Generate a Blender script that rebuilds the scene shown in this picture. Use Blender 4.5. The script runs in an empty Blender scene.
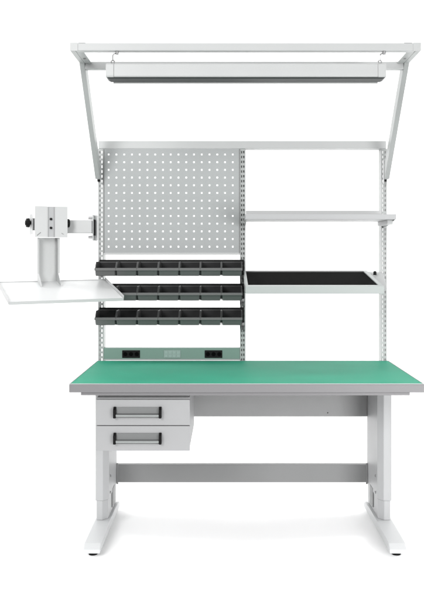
import bpy, math, random
from mathutils import Matrix, Vector
random.seed(4)
S = bpy.context.scene
COL = S.collection
R = math.radians

# ------------------------------------------------------------------ materials
def mat(name, color, rough=.45, metal=0.0, spec=.5, speck=0.0, scale=900, bump=0.0, coat=0.0, blotch=0.0):
    m = bpy.data.materials.new(name); m.use_nodes = True
    if color[0] < .9: color = tuple(c*.85 for c in color)
    nt = m.node_tree; b = nt.nodes['Principled BSDF']
    b.inputs['Roughness'].default_value = rough
    b.inputs['Metallic'].default_value = metal
    b.inputs['Specular IOR Level'].default_value = spec
    b.inputs['Coat Weight'].default_value = coat
    b.inputs['Base Color'].default_value = (*color, 1)
    tc = nt.nodes.new('ShaderNodeTexCoord')
    if speck or blotch:
        n = nt.nodes.new('ShaderNodeTexNoise'); n.inputs['Scale'].default_value = scale; n.inputs['Detail'].default_value = 2
        n2 = nt.nodes.new('ShaderNodeTexNoise'); n2.inputs['Scale'].default_value = 5; n2.inputs['Detail'].default_value = 4
        nt.links.new(tc.outputs['Object'], n.inputs['Vector']); nt.links.new(tc.outputs['Object'], n2.inputs['Vector'])
        r = nt.nodes.new('ShaderNodeMapRange'); r.inputs['From Min'].default_value=.3; r.inputs['From Max'].default_value=.7
        r.inputs['To Min'].default_value = 1-speck; r.inputs['To Max'].default_value = 1+speck
        nt.links.new(n.outputs['Fac'], r.inputs['Value'])
        r2 = nt.nodes.new('ShaderNodeMapRange'); r2.inputs['From Min'].default_value=.3; r2.inputs['From Max'].default_value=.7
        r2.inputs['To Min'].default_value = 1-blotch; r2.inputs['To Max'].default_value = 1+blotch
        nt.links.new(n2.outputs['Fac'], r2.inputs['Value'])
        mu = nt.nodes.new('ShaderNodeMath'); mu.operation='MULTIPLY'
        nt.links.new(r.outputs[0], mu.inputs[0]); nt.links.new(r2.outputs[0], mu.inputs[1])
        v = nt.nodes.new('ShaderNodeVectorMath'); v.operation='SCALE'; v.inputs[0].default_value = color
        nt.links.new(mu.outputs[0], v.inputs['Scale']); nt.links.new(v.outputs[0], b.inputs['Base Color'])
    if bump:
        nb = nt.nodes.new('ShaderNodeTexNoise'); nb.inputs['Scale'].default_value = 700; nb.inputs['Detail'].default_value=1
        nt.links.new(tc.outputs['Object'], nb.inputs['Vector'])
        bp = nt.nodes.new('ShaderNodeBump'); bp.inputs['Strength'].default_value = bump; bp.inputs['Distance'].default_value=.001
        nt.links.new(nb.outputs['Fac'], bp.inputs['Height']); nt.links.new(bp.outputs[0], b.inputs['Normal'])
    return m
M = dict(
    frame = mat('pale grey powder coat', (.475,.485,.483), .42, speck=.07, bump=.15, blotch=.02),
    alu   = mat('satin aluminium', (.36,.375,.37), .38, metal=.0, speck=.04, scale=500),
    panel = mat('grey perforated steel', (.345,.36,.36), .5, speck=.06, bump=.12, blotch=.02),
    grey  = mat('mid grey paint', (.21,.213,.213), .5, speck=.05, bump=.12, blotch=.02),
    edge  = mat('grey edge banding', (.19,.187,.193), .45, speck=.05),
    lite  = mat('light edge strip', (.38,.405,.397), .4, speck=.02),
    white = mat('white powder coat', (.50,.505,.505), .42, speck=.03, bump=.1),
    leg   = mat('light leg paint', (.39,.395,.40), .42, speck=.05, bump=.12, blotch=.02),
    drawer= mat('light grey drawer paint', (.325,.328,.332), .45, speck=.04, bump=.12, blotch=.015),
    green = mat('green antistatic mat', (.020,.305,.188), .6, spec=.15, speck=.09, scale=420, bump=.35, blotch=.05),
    black = mat('black plastic', (.005,.005,.005), .5, spec=.12, speck=.1),
    rubber= mat('black rubber mat', (.003,.003,.003), .95, spec=.04, speck=.15, scale=400),
    binf  = mat('bin plastic with reflected light', (.105,.107,.106), .4, speck=.06),  # bin grey lifted for the light its front wall reflects
    bin   = mat('dark grey plastic', (.065,.067,.067), .42, speck=.06),
    bindk = mat('black recess shade', (.020,.020,.021), .6, spec=.2, speck=.06),
    steel = mat('zinc plated steel', (.32,.32,.32), .35, metal=.8, speck=.05),
    diff  = mat('grey translucent diffuser', (.050,.055,.055), .5, spec=.25, speck=.03),
    hand  = mat('brushed aluminium', (.15,.155,.155), .4, metal=.2, speck=.05),
    sock  = mat('socket plastic with mat reflection', (.27,.36,.33), .5, speck=.03),  # green tint stands for the mat reflected in the insert
    tray  = mat('glossy white tray paint', (.70,.71,.71), .4, speck=.01),
    foot  = mat('pale foot paint', (.56,.57,.575), .42, speck=.05, bump=.12),
    strip = mat('channel grey with mat reflection', (.17,.265,.225), .4, speck=.04),  # grey channel, tinted green for the reflection of the mat
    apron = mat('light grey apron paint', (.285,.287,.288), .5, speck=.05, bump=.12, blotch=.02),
    back  = mat('white seamless paper', (.955,.955,.955), .9, spec=.05, speck=.003, scale=60),
)

# ------------------------------------------------------------------ mesh builder
class MB:
    def __init__(s, mx=None): s.v=[]; s.f=[]; s.mx = mx or Matrix()
    def add(s, vs, fs, mx=None):
        o=len(s.v); m = s.mx @ mx if mx is not None else s.mx
        s.v += [tuple(m @ Vector(p)) for p in vs]; s.f += [tuple(o+i for i in f) for f in fs]; return s
    def box(s, x0,x1,y0,y1,z0,z1, mx=None):
        return s.add([(x0,y0,z0),(x1,y0,z0),(x1,y1,z0),(x0,y1,z0),(x0,y0,z1),(x1,y0,z1),(x1,y1,z1),(x0,y1,z1)],
          [(0,3,2,1),(4,5,6,7),(0,1,5,4),(1,2,6,5),(2,3,7,6),(3,0,4,7)], mx)
    def prism(s, pts, a, b, axis='X', mx=None, fa=None, fb=None):
        """polygon pts extruded along axis from a to b. X: pts=(y,z); Y: pts=(x,z); Z: pts=(x,y)"""
        n=len(pts)
        def P(p,t):
            return {'X':(t,p[0],p[1]),'Y':(p[0],t,p[1]),'Z':(p[0],p[1],t)}[axis]
        vs=[P(p, a if fa is None else fa(p)) for p in pts]+[P(p, b if fb is None else fb(p)) for p in pts]
        fs=[tuple(range(n))[::-1], tuple(range(n,2*n))]+[(i,(i+1)%n,n+(i+1)%n,n+i) for i in range(n)]
        return s.add(vs,fs,mx)
    def cyl(s, p0, p1, r0, r1=None, n=20, mx=None):
        r1 = r0 if r1 is None else r1
        p0=Vector(p0); p1=Vector(p1); d=(p1-p0).normalized()
        u=d.orthogonal().normalized(); w=d.cross(u)
        vs=[]
        for p,r in ((p0,r0),(p1,r1)):
            for i in range(n):
                a=2*math.pi*i/n; vs.append(tuple(p+u*math.cos(a)*r+w*math.sin(a)*r))
        fs=[tuple(range(n))[::-1], tuple(range(n,2*n))]+[(i,(i+1)%n,n+(i+1)%n,n+i) for i in range(n)]
        return s.add(vs,fs,mx)
    def tube(s, pts, r, n=8, mx=None):
        for a,b in zip(pts, pts[1:]): s.cyl(a,b,r,n=n,mx=mx)
        return s
    def perf(s, us, vs, holes, y0, t, mx=None):
        """perforated sheet in XZ, front at y0, thickness t; holes(i,j) -> True for open cells"""
        nu,nv=len(us),len(vs)
        P=[(u,y0,v) for v in vs for u in us]+[(u,y0+t,v) for v in vs for u in us]
        N=nu*nv; id=lambda i,j:j*nu+i
        solid=lambda i,j: 0<=i<nu-1 and 0<=j<nv-1 and not holes(i,j)
        F=[]
        for j in range(nv-1):
            for i in range(nu-1):
                if not solid(i,j): continue
                a,b,c,d=id(i,j),id(i+1,j),id(i+1,j+1),id(i,j+1)
                F.append((a,b,c,d)); F.append((N+d,N+c,N+b,N+a))
                if not solid(i,j-1): F.append((a,N+a,N+b,b))
                if not solid(i+1,j): F.append((b,N+b,N+c,c))
                if not solid(i,j+1): F.append((c,N+c,N+d,d))
                if not solid(i-1,j): F.append((d,N+d,N+a,a))
        return s.add(P,F,mx)
    def build(s, name, m, parent=None, bevel=.0018, smooth=False, origin=None):
        me=bpy.data.meshes.new(name)
        o=Vector(origin) if origin is not None else Vector((0,0,0))
        me.from_pydata([tuple(Vector(p)-o) for p in s.v],[],s.f); me.update()
        ob=bpy.data.objects.new(name,me); COL.objects.link(ob); me.materials.append(M[m])
        import bmesh
        bm=bmesh.new(); bm.from_mesh(me); bmesh.ops.recalc_face_normals(bm, faces=bm.faces); bm.to_mesh(me); bm.free()
        if parent is not None:
            ob.parent=parent
            # mesh data is written in world coordinates; keep it there
            ob.matrix_parent_inverse = world(parent).inverted()
        ob.location=o
        if bevel:
            b=ob.modifiers.new('bevel','BEVEL'); b.width=bevel; b.segments=2; b.limit_method='ANGLE'; b.angle_limit=R(40)
            b.harden_normals=False
        if smooth:
            for p in me.polygons: p.use_smooth=True
            try: me.set_sharp_from_angle(angle=R(35))
            except Exception: pass
        return ob
def world(o):
    m = Matrix.LocRotScale(o.location, o.rotation_euler, o.scale)
    if o.parent is not None: m = world(o.parent) @ o.matrix_parent_inverse @ m
    return m
def tag(o, label=None, cat=None, group=None, kind=None):
    if label: o['label']=label
    if cat: o['category']=cat
    if group: o['group']=group
    if kind: o['kind']=kind
    return o
def thing(name, loc, label, cat, group=None):
    o=bpy.data.objects.new(name,None); COL.objects.link(o); o.location=loc; o.empty_display_size=.05
    return tag(o,label,cat,group)

# ------------------------------------------------------------------ setting: white paper sweep
b=MB()
prof=[(-1.3,0),(2.2,0)]
for k in range(1,13):
    a=R(90*k/12); prof.append((2.2+1.2*math.sin(a), 1.2-1.2*math.cos(a)))
prof.append((3.4,6.0))
vs=[(x,y,z) for x in (-3.4,3.4) for y,z in prof]; n=len(prof)
b.add(vs,[(i,i+n,i+1+n,i+1) for i in range(n-1)])
bd=b.build('studio_floor','back',bevel=0,smooth=True); tag(bd,'white seamless studio floor sweeping up behind the bench',kind='structure')

# ------------------------------------------------------------------ WORKBENCH
XL,XR=-.654,.826; H=.743
wb=thing('workbench',(.086,.38,0),'long workbench with green top, perforated uprights and overhead frame','workbench')
# tabletop
tt=MB().box(XL,XR,0,.75,H-.036,H-.002).build('tabletop','edge',wb,bevel=.002)
MB().box(XL+.005,XR-.005,.005,.745,H-.0019,H).build('green_mat','green',tt,bevel=.0006)
eb=MB(); t=.0045
eb.box(XL,XR,0,t,H-.0017,H+.0012).box(XL,XR,.75-t,.75,H-.0017,H+.0012).box(XL,XL+t,t,.75-t,H-.0017,H+.0012).box(XR-t,XR,t,.75-t,H-.0017,H+.0012)
eb.build('edge_strip','lite',tt,bevel=.0006)
# under frame
MB().box(-.607,.769,.012,.05,H-.050,H-.0365).box(-.607,.769,.68,.72,H-.050,H-.0365).box(-.607,-.53,.05,.68,H-.050,H-.0365).box(.692,.769,.05,.68,H-.050,H-.0365)\
  .build('support_frame','edge',wb)
# apron and crossbar
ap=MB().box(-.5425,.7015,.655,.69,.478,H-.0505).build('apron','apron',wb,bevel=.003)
MB().cyl((.505,.6545,.497),(.505,.6555,.497),.003,n=12).build('dark_hole','black',ap,bevel=0)  # black disc stands for the dark of a small hole
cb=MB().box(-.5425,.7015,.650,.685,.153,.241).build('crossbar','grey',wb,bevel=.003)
# legs
def make_leg(xo, xi, sgn):
    """xo outer face, xi inner face, sgn +1 = inner side is towards +x"""
    c=.024
    def profile(o,i,y0,y1,c):
        cc=c*sgn
        return [(o,y0+.004),(o+.004*sgn,y0),(i-cc,y0),(i,y0+c*1.2),(i,y1),(o,y1)]
    outer=MB().prism(profile(xo,xi,.360,.668,c),.148,H-.0505,'Z').build('leg','leg',wb,bevel=.0025)
    MB().prism(profile(xo+.004*sgn,xi-.003*sgn,.3635,.660,c),.058,.1475,'Z').build('inner_column','leg',outer,bevel=.0025)
    # foot: profile in YZ with sloped ends
    f0,f1=(xo-.003*sgn, xi+.010*sgn)
    pr=[(.05,.018),(.05,.034),(.082,.052),(.30,.058),(.50,.058),(.675,.052),(.71,.034),(.71,.018)]
    MB().prism(pr,min(f0,f1),max(f0,f1),'X').build('foot','foot',outer,bevel=.003)
    xc=(f0+f1)/2
    for y in (.095,.655):
        MB().cyl((xc,y,0.0),(xc,y,.012),.019,.019,24).cyl((xc,y,.012),(xc,y,.0178),.008,.008,12).build('levelling_foot','black',outer,bevel=.001,smooth=True)
    # side cover bolts and slot
    e=xi+.0006*sgn
    for z in (.245,.168):
        MB().cyl((xi-.001*sgn,.43,z),(xi+.004*sgn,.43,z),.006,.0055,12).build('bolt','steel',outer,bevel=.0006,smooth=True)
    x0,x1=sorted((xi-.002*sgn,xi+.0015*sgn))
    MB().box(x0,x1,.50,.575,.075,.165).build('side_slot','grey',outer,bevel=.001)
    x0,x1=sorted((xi,xi+.006*sgn))
    return outer
lg=make_leg(-.602,-.543,1); make_leg(.763,.702,-1)
for x0,x1 in ((-.5422,-.534),(.693,.7012)):
    MB().box(x0,x1,.642,.6495,.146,.250).build('crossbar_bracket','grey',wb,bevel=.001)
# uprights
def upright(x0, w=.028, z0=.60, z1=1.820, y0=.753, dep=.070, closed=False):
    us=[x0+w*k for k in (0,.20,.41,.59,.80,1)]
    vs=[z0]; z=z1-.018; rows=[]
    zs=[]
    while z>z0+.02: zs.append(z); z-=.0245
    for z in reversed(zs): vs += [z-.0062, z+.0062]
    vs.append(z1)
    b=MB()
    b.perf(us,vs,lambda i,j: i in(1,3) and j%2==1, y0,.0016)
    t=.0016
    b.box(x0,x0+t,y0+.0016,y0+dep,z0,z1).box(x0+w-t,x0+w,y0+.0016,y0+dep,z0,z1)
    if closed: b.box(x0+t,x0+w-t,y0+.020,y0+.0216,z0,z1)
    else:
        b.box(x0+t,x0+.006,y0+dep-t,y0+dep,z0,z1).box(x0+w-.006,x0+w-t,y0+dep-t,y0+dep,z0,z1)
    return b.build('upright','alu',wb,bevel=0)
upright(-.650); upright(.071,closed=True); upright(.790)
# top rail
MB().box(-.648,.814,.750,.826,1.8203,1.859).build('top_rail','frame',wb,bevel=.0025)
# foot clamps of the uprights at the table back edge
# overhead frame
of=[(.031,2.138),(.250,2.138),(.700,1.662),(.738,1.662),(.738,1.705),(.302,2.170),(.031,2.170)]
for x0,x1 in ((-.656,-.633),(.797,.820)):
    arm=MB().prism(of,x0,x1,'X').build('overhead_arm','alu',wb,bevel=.002)
    inn = 1 if x0<0 else -1
    xi = x1 if x0<0 else x0
    # gusset plate + bolt at the corner, slot plate at the lower end
    a0,a1=sorted((xi+.0002*inn, xi+.030*inn))
    MB().prism([(.066,2.1385),(.262,2.1385),(.262,2.1425),(.066,2.1425)],a0,a1,'X').build('corner_plate','alu',arm,bevel=.0005)
    MB().cyl(((a0+a1)/2,.17,2.1355),((a0+a1)/2,.17,2.1385),.006,n=12).build('bolt','steel',arm,bevel=.0004)
    MB().box(*sorted((xi+.0002*inn,xi+.003*inn)),.714,.7365,1.640,1.760).build('mounting_hook','frame',arm,bevel=.0005)
    MB().box(x0+.004,x1-.006,.7385,.7525,1.652,1.700).build('hook_slot','bindk',arm,bevel=.0005)
fb=MB().box(-.6325,.7965,.030,.066,2.1385,2.170).build('front_bar','frame',wb,bevel=.002)
for x0,x1 in ((-.654,-.624),(.788,.818)):
    MB().box(x0-.0015,x1+.0015,.0275,.0298,2.137,2.1715).build('end_cap','frame',fb,bevel=.001)
for x0,x1 in ((-.622,-.592),(.750,.784)):
    MB().box(x0,x1,.036,.060,2.1702,2.1735).build('slot_cover','grey',fb,bevel=.0006)
MB().box(-.6325,.7965,.262,.296,2.114,2.147).build('rear_bar','frame',wb,bevel=.002)

# ------------------------------------------------------------------ LIGHT
lx0,lx1=-.503,.670
lt=thing('ceiling_light',(.086,.07,2.025),'long white batten light hanging from the overhead frame','light')
y0,y1,zb,zt=.012,.100,2.0245,2.085
hs=MB().prism([(y0,zb+.004),(y0+.004,zb),(y0+.012,zb),(y0+.012,zb+.008),(y1-.012,zb+.008),(y1-.012,zb),(y1-.004,zb),(y1,zb+.004),(y1,zt-.008),(y1-.02,zt),(y0+.02,zt),(y0,zt-.008)],lx0+.034,lx1-.034,'X')
hs.build('housing','frame',lt,bevel=.0015)
for a,b_ in ((lx0,lx0+.0335),(lx1-.0335,lx1)):
    MB().prism([(y0-.001,zb+.004),(y0+.004,zb-.001),(y1-.004,zb-.001),(y1+.001,zb+.004),(y1+.001,zt-.008),(y1-.02,zt+.001),(y0+.02,zt+.001),(y0-.001,zt-.008)],a,b_,'X').build('end_cap','frame',lt,bevel=.002)
dq=MB()
def ring(y_in,x_in,z): return [(lx0+x_in,y0+y_in,z),(lx1-x_in,y0+y_in,z),(lx1-x_in,y1-y_in,z),(lx0+x_in,y1-y_in,z)]
dq.add(ring(.003,.003,zb-.0012)+ring(.012,.012,zb-.006),[(0,1,2,3),(7,6,5,4),(0,4,5,1),(1,5,6,2),(2,6,7,3),(3,7,4,0)])
MB().box(lx0+.020,lx1-.020,y1-.0026,y1-.0004,zb-.0105,zb-.0012).build('rear_lip','frame',lt,bevel=.001)
dq.build('diffuser','diff',lt,bevel=.002)
for x in (-.478,.650):
    k=MB()
    k.cyl((x+.018,.048,2.1383),(x+.018,.048,2.126),.008,.006,12)
    k.tube([(x+.018,.048,2.128),(x+.008,.048,2.131),(x,.048,2.124),(x,.048,2.102)],.0026)
    pts=[(x+.007*math.sin(a),.048,2.095+.007*math.cos(a)) for a in [R(q) for q in range(0,361,45)]]
    k.tube(pts,.0026)
    k.cyl((x,.048,2.0852),(x,.048,2.0885),.012,.010,14)
    k.build('hook','steel',lt,bevel=0,smooth=True)

# ------------------------------------------------------------------ PEGBOARD
pb=thing('pegboard',(-.276,.752,1.285),'large grey perforated tool panel filling the upper left bay','pegboard')
px0,px1,pz0,pz1=-.6218,.0708,1.290,1.8195
us=[px0]; cx0=-.598; 
for i in range(17):
    c=-.596+i*.0394; us+= [c-.0040,c+.0040]
us.append(px1)
vs=[pz0]
for j in range(13):
    c=1.322+j*.0390; vs+=[c-.0040,c+.0040]
vs.append(pz1)
MB().perf(us,vs,lambda i,j:i%2==1 and j%2==1,.7495,.0015).build('panel_sheet','panel',pb,bevel=0)
MB().box(px0,px1,.748,.768,pz0-.009,pz0-.0002).build('bottom_flange','frame',pb,bevel=.001)
for xa in (px0,px1-.004): MB().box(xa,xa+.004,.7465,.7493,pz0,pz1-.002).build('side_flange','grey',pb,bevel=.0006)

# ------------------------------------------------------------------ BINS AND RAILS
BZ=(1.176,1.055,.934); rown=('top','middle','bottom')
ords=('first','second','third','fourth','fifth','sixth','seventh')
def make_bin():
    t=thing('storage_bin',(0,0,0),'x','bin')
    b=MB(); D=.142; h=.070; hf=.039
    hw=lambda z:.0505+.0010*z/h
    th=.0032
    side=[(0,0),(-.110,0),(-.126,hf-.014),(-D,hf-.006),(-D,hf),(-D+.012,hf+.001),(-.100,h-.002),(-.092,h),(0,h)]
    for s in (-1,1):
        b.prism(side,0,0,'X',fa=lambda p:s*hw(p[1]),fb=lambda p:s*(hw(p[1])-th))
    b.box(-.0445,.0445,-.1205,-.001,.0003,.003)
    b.box(-.0485,.0485,-.0035,-.0003,.0035,h-.0003)
    b.build('body','bin',t,bevel=.0008)
    # front wall, inclined, with rolled rim and label ledge
    f=MB()
    f.add([(-.0462,-.1215,.001),(.0462,-.1215,.001),(.0475,-D+.0005,hf-.001),(-.0475,-D+.0005,hf-.001),
           (-.0462,-.1185,.001),(.0462,-.1185,.001),(.0475,-D+.0035,hf-.001),(-.0475,-D+.0035,hf-.001)],
          [(0,1,2,3),(7,6,5,4),(0,4,5,1),(1,5,6,2),(2,6,7,3),(3,7,4,0)])
    f.box(-.0515,.0515,-D-.004,-D-.0003,hf-.012,hf+.001)
    f.build('front_wall','binf',t,bevel=.0012)
    s=MB(); s.box(-.0455,.0455,-.006,-.0038,.006,h-.004); s.build('inner_back_shade','bindk',t,bevel=0)  # black sheet over the back wall: interior shade put into colour
    return t
proto=make_bin(); first=True
def dup(root):
    r=root.copy(); COL.objects.link(r)
    for ch in root.children:
        c=ch.copy(); COL.objects.link(c); c.parent=r
    return r
bins=[]
kids=list(proto.children)
for r,(z,rn) in enumerate(zip(BZ,rown)):
    rl=thing('bin_rail',(-.28,.745,z+.05),f'black hanging rail carrying the {rn} row of dark bins','rail','rails carrying the rows of bins')
    MB().box(-.642,.092,.7395,.7455,z+.003,z+.080).build('bar','black',rl,bevel=.001)
    for x in (-.640,.076):
        MB().prism([(.7457,z+.078),(.7457,z-.012),(.7515,z-.012),(.7515,z+.078)],x,x+.016,'X').build('end_bracket','steel',rl,bevel=.0006)
    MB().box(.0765,.0915,.700,.7453,z-.030,z-.012).build('support_tab','bin',rl,bevel=.001)
    for i in range(7):
        if first: o=proto; first=False
        else:
            o=proto.copy(); COL.objects.link(o)
            for ch in kids:
                c=ch.copy(); COL.objects.link(c); c.parent=o
        o.location=(-.2815+(i-3)*.1035, .7390-random.uniform(0,.0018), z+.0005)
        side = {0:'at the left end',6:'beside the middle upright'}.get(i,f'{ords[i]} from the left')
        nt='' 
        if r==1 and i==0: lab='dark plastic bin half hidden behind the white tray, left end of middle row'
        else: lab=f'dark grey open plastic bin {side} of the {rn} row'
        if i==6: lab=f'dark grey open plastic bin ending the {rn} row beside the middle upright'
        tag(o,lab,'bin','dark plastic bins on the rails')

# ------------------------------------------------------------------ POWER STRIP
ps=thing('power_strip',(-.275,.75,.745),'grey power channel with two black sockets along the table back','power strip')
MB().box(-.6215,.0705,.7515,.790,.7455,.808).build('channel','strip',ps,bevel=.0025)
MB().box(-.6215,.0705,.7465,.7513,.7455,.7520).build('bottom_lip','alu',ps,bevel=.001)
def sock(xa,xb,m,name):
    p=MB().box(xa,xb,.7475,.7513,.7575,.796).build(name,m,ps,bevel=.001)
    return p
for xa,xb in ((-.527,-.437),(-.108,-.019)):
    p=sock(xa,xb,'black','socket')
    for k in range(3):
        c=xa+.016+k*.029
        MB().cyl((c,.7472,.777),(c,.7459,.777),.0105,n=20).build('socket_face','rubber',p,bevel=.0004)
p=sock(-.316,-.230,'sock','data_port')
for k in range(4):
    for j in range(2):
        MB().box(-.312+k*.0205,-.312+k*.0205+.017,.7455,.7473,.7605+j*.0175,.775+j*.0175).build('port_cover','sock',p,bevel=.0008)

# ------------------------------------------------------------------ UPPER SHELF
sh=thing('shelf',(.44,.75,1.447),'plain light grey shelf between the uprights, above the black one','shelf')
MB().box(.092,.803,.452,.748,1.4475,1.473).build('board','leg',sh,bevel=.002)
MB().box(.1005,.788,.738,.7475,1.4732,1.505).build('back_lip','white',sh,bevel=.0015)
for x in (.0945,.7975):
    MB().prism([(.458,1.4472),(.700,1.4472),(.748,1.4472),(.748,1.405),(.715,1.418),(.600,1.427)],x,x+.003,'X').build('bracket','alu',sh,bevel=.0005)
MB().box(.770,.7972,.50,.748,1.4265,1.4472).build('side_channel','frame',sh,bevel=.001)

# ------------------------------------------------------------------ TILTED SHELF
ts=thing('tilted_shelf',(.41,.745,1.12),'tilted metal shelf with pale rim and black rubber mat','shelf')
Yf,Zf,Yb,Zb=.285,1.140,.745,1.201
ang=math.atan2(Zb-Zf,Yb-Yf); L=math.hypot(Zb-Zf,Yb-Yf)
mx=Matrix.Translation((0,Yf,Zf)) @ Matrix.Rotation(ang,4,'X')
x0,x1=.0885,.715
fr=MB(mx)
fr.box(x0,x1,0,.030,-.036,0)
fr.box(x0,x0+.012,.0302,L,-.022,0); fr.box(x1-.020,x1,.0302,L,-.022,0)
fr.build('rim','lite',ts,bevel=.002)
MB(mx).box(x0+.0122,x1-.0202,L-.018,L,-.022,-.0005).build('back_rim_shaded','grey',ts,bevel=.001)  # greyer than the rim: shading of the rear edge put into its colour
MB(mx).box(x0+.0125,x1-.0205,.0305,L-.0185,-.018,-.0045).build('rubber_mat','rubber',ts,bevel=.001)
for xa,xb in ((x0+.002,x0+.005),(x1+.0005,x1+.004)):
    MB().prism([(Yf+.02,Zf-.030),(.745,Zb-.022),(.745,1.105),(.62,1.105)],xa,xb,'X').build('side_bracket','alu',ts,bevel=.0005)
MB().prism([(.60,1.115),(.748,1.12),(.748,1.195),(.70,1.188)],x1+.005,x1+.075,'X').build('mounting_block','frame',ts,bevel=.002)
MB().cyl((x1+.026,.665,1.180),(x1+.026,.665,1.197),.0085,.0075,16).cyl((x1+.026,.665,1.197),(x1+.026,.665,1.200),.0075,.004,16).build('knob','black',ts,bevel=.001,smooth=True)

# ------------------------------------------------------------------ SWIVEL TRAY ARM
YAW=R(24)
ar=thing('tray_arm',(-.855,.64,1.14),'white swivel arm holding a white tray, clamped to left upright','monitor arm')
base=Matrix.Translation((-.877,.64,0)) @ Matrix.Rotation(YAW,4,'Z')
# tray (pitched forward, slight roll)
TW,TD=.530,.328
tm=base @ Matrix.Translation((0.021,0,1.150)) @ Matrix.Rotation(R(13.5),4,'X') @ Matrix.Rotation(R(-.7),4,'Y')
tr=MB(tm).box(-TW/2,TW/2,-TD,0,-.012,0).build('tray','tray',ar,bevel=.002)
MB(tm).box(-TW/2-.0025,-TW/2-.0002,-TD,0,-.012,.013).box(TW/2+.0002,TW/2+.0025,-TD,0,-.012,.013).box(-TW/2,TW/2,.0002,.0025,-.012,.004).build('side_lip','white',tr,bevel=.0006)
MB(tm).box(-TW/2,TW/2,-TD-.0025,-TD-.0002,-.014,.001).build('front_lip','frame',tr,bevel=.0006)
# column: U channel opening to the front, with feet running on to the tray
cw=.0455
pl0,pl1=1.1535,1.365
col=MB(base @ Matrix.Translation((-.008,0,0)))
col.box(-cw,cw,-.002,.001,1.140,pl1)
for s in (-1,1):
    xa,xb=sorted((s*cw,s*(cw+.003)))
    col.prism([(.001,1.140),(.001,pl1),(-.038,pl1),(-.038,1.192),(-.100,1.138),(-.100,1.1285),(0,1.1535)],xa,xb,'X')
    xa,xb=sorted((s*(cw+.0032),s*(cw+.010)))
    col.box(xa,xb,-.038,-.035,1.190,pl1)
col.build('column','frame',ar,bevel=.0008)
# mounting plate with centre fold
z0,z1=1.366,1.517; w=.080
pl=MB(base)
for s in (-1,1):
    xa,xb=sorted((s*.020,s*w)); pl.box(xa,xb,-.062,-.058,z0,z1)
    xa,xb=sorted((s*.0165,s*.020)); pl.box(xa,xb,-.062,-.050,z0+.0005,z1-.0005)
pp=pl.build('mounting_plate','white',ar,bevel=.0008)
MB(base).box(-.0163,.0163,-.053,-.050,z0+.0005,z1-.0005).build('centre_fold','leg',pp,bevel=.0005)
for z in (1.455,1.412):
    MB(base).cyl((0,-.0535,z),(0,-.060,z),.0062,n=14).build('bolt','black',pp,bevel=.0006)
MB(base).box(-.012,.012,-.0625,-.0621,-.002,.002,mx=Matrix.Translation((-.060,0,z0+.016))@Matrix.Rotation(R(-40),4,'Y')).build('slot','grey',pp,bevel=0)
MB(base).box(-.006,.006,-.0625,-.0621,-.0015,.0015,mx=Matrix.Translation((.055,0,z0+.018))@Matrix.Rotation(R(30),4,'Y')).build('slot','grey',pp,bevel=0)
# joint block behind the plate, with knobs either side
jb=MB(base).box(-.060,.060,-.0495,.030,1.385,1.485).build('tilt_joint','frame',ar,bevel=.004)
MB(base).box(-.089,-.0865,-.045,.020,1.380,1.480).box(-.0865,-.0602,-.02,.005,1.40,1.46).build('side_cheek','frame',jb,bevel=.001)
kb=MB(base)
kb.cyl((-.0892,-.010,1.437),(-.096,-.010,1.437),.010,n=20)
kb.cyl((-.096,-.010,1.437),(-.112,-.010,1.437),.024,.022,n=10)
kb.cyl((-.112,-.010,1.437),(-.117,-.010,1.437),.014,.011,n=16)
kb.build('clamp_knob','black',jb,bevel=.002,smooth=True)
MB(base).cyl((.0605,-.030,1.437),(.0960,-.030,1.437),.024,.021,n=24).build('joint_cap','black',jb,bevel=.002,smooth=True)
# arm bar to the upright
ab=MB().box(-.830,-.6725,.690,.730,1.388,1.455).build('arm_bar','white',ar,bevel=.004)
cl=MB()
cl.box(-.6720,-.6655,.705,.745,1.352,1.482)
cl.box(-.6655,-.6515,.7395,.7515,1.352,1.482)
c=cl.build('clamp','frame',ar,bevel=.002)
MB().box(-.6653,-.6590,.705,.7390,1.378,1.458).build('clamp_gap_shade','black',c,bevel=.001)  # black block stands for the darkness in the clamp gap
for z in (1.370,1.466):
    MB().cyl((-.6722,.722,z),(-.694,.722,z),.0075,.0065,n=12).build('bolt','steel',c,bevel=.001)

# ------------------------------------------------------------------ DRAWER CABINET
dc=thing('drawer_cabinet',(-.35,.29,.455),'light grey two-drawer cabinet hung under the left of the bench','drawer cabinet')
dx0,dx1=-.5475,-.152; dy=.03
MB().box(dx0+.002,dx1-.002,dy+.0205,.55,.460,.679).build('cabinet_body','drawer',dc,bevel=.002)
MB().box(dx0+.010,dx1-.006,dy+.03,.52,.6792,.6928).build('hanging_rail','grey',dc,bevel=.001)
for z0,z1 in ((.5645,.672),(.457,.5615)):
    d=MB().box(dx0,dx1,dy,dy+.020,z0,z1).build('drawer','drawer',dc,bevel=.0025)
    zc=(z0+z1)/2+ .002
    hx0,hx1=-.472,-.270
    for x in (hx0,hx1-.011):
        MB().prism([(dy-.0002,zc-.023),(dy-.0002,zc+.023),(dy-.008,zc+.023),(dy-.022,zc+.012),(dy-.022,zc-.023)],x,x+.011,'X').build('handle_cap','black',d,bevel=.0015)
    MB().prism([(dy-.0002,zc+.021),(dy-.004,zc+.021),(dy-.008,zc-.004),(dy-.020,zc-.007),(dy-.020,zc-.010),(dy-.0155,zc-.010),(dy-.0155,zc-.020),(dy-.0002,zc-.020)],hx0+.0112,hx1-.0112,'X').build('handle_bar','hand',d,bevel=.0008)  # dark grey carries the shade on the upper handle
    MB().box(hx0+.0112,hx1-.0112,dy-.0215,dy-.0158,zc-.0145,zc-.0102).build('handle_lit_edge','lite',d,bevel=.0006)  # lighter than the bar: light caught along the edge, put into its colour

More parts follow.
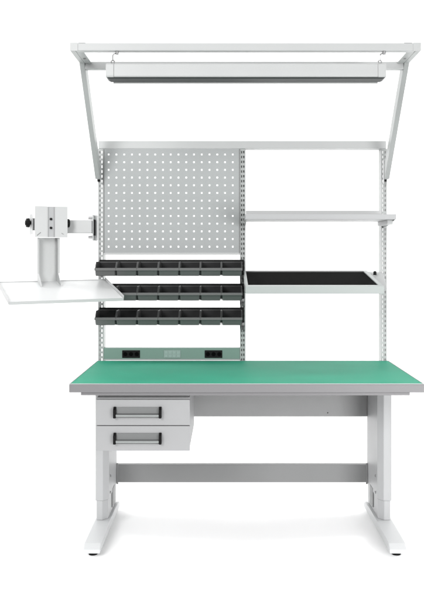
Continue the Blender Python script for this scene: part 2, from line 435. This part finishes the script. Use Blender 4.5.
# ------------------------------------------------------------------ camera
cam=bpy.data.cameras.new('Camera'); co=bpy.data.objects.new('Camera',cam); COL.objects.link(co)
co.location=(0,-3.42,1.28); co.rotation_euler=(R(90),0,0)
cam.sensor_fit='HORIZONTAL'; cam.sensor_width=36; cam.lens=36*821/424
cam.shift_x=-14/424; cam.shift_y=-45/424; cam.clip_end=100
S.camera=co

# ------------------------------------------------------------------ light
w=bpy.data.worlds.new('World'); S.world=w; w.use_nodes=True
# world gradient: bright above, dark ground added below to deepen the undersides
wn=w.node_tree; bg=wn.nodes['Background']; bg.inputs[1].default_value=.50
tc=wn.nodes.new('ShaderNodeTexCoord'); sx=wn.nodes.new('ShaderNodeSeparateXYZ'); cr=wn.nodes.new('ShaderNodeValToRGB')
mr=wn.nodes.new('ShaderNodeMapRange'); mr.inputs['From Min'].default_value=-1; mr.inputs['From Max'].default_value=1
wn.links.new(tc.outputs['Generated'],sx.inputs[0]); wn.links.new(sx.outputs['Z'],mr.inputs['Value']); wn.links.new(mr.outputs[0],cr.inputs[0])
cr.color_ramp.elements[0].position=.44; cr.color_ramp.elements[0].color=(.10,.10,.10,1)
cr.color_ramp.elements[1].position=.56; cr.color_ramp.elements[1].color=(1,1,1,1)
wn.links.new(cr.outputs[0],bg.inputs[0])
def area(name, loc, target, sx, sy, power):
    l=bpy.data.lights.new(name,'AREA'); l.shape='RECTANGLE'; l.size=sx; l.size_y=sy; l.energy=power
    o=bpy.data.objects.new(name,l); COL.objects.link(o); o.location=loc
    o.rotation_euler=(Vector(target)-Vector(loc)).to_track_quat('-Z','Y').to_euler()
area('softbox_key',(-2.2,-4.6,2.9),(0,.4,1.5),1.8,1.8,105)
area('softbox_right',(1.9,-3.2,.8),(.9,.4,.4),1.5,1.4,56)
area('softbox_top',(0,.4,4.6),(0,.4,0),3,2,22)
area('backdrop_lamp',(-5.0,1.6,3.0),(0.5,3.4,1.6),1.5,3,105)
area('backdrop_lamp',(5.0,1.6,3.0),(-0.5,3.4,1.6),1.5,3,105)

S.render.engine='CYCLES'
S.view_settings.view_transform='Standard'; S.view_settings.look='None'; S.view_settings.exposure=.87; S.view_settings.gamma=1
S.cycles.max_bounces=8; S.cycles.diffuse_bounces=5
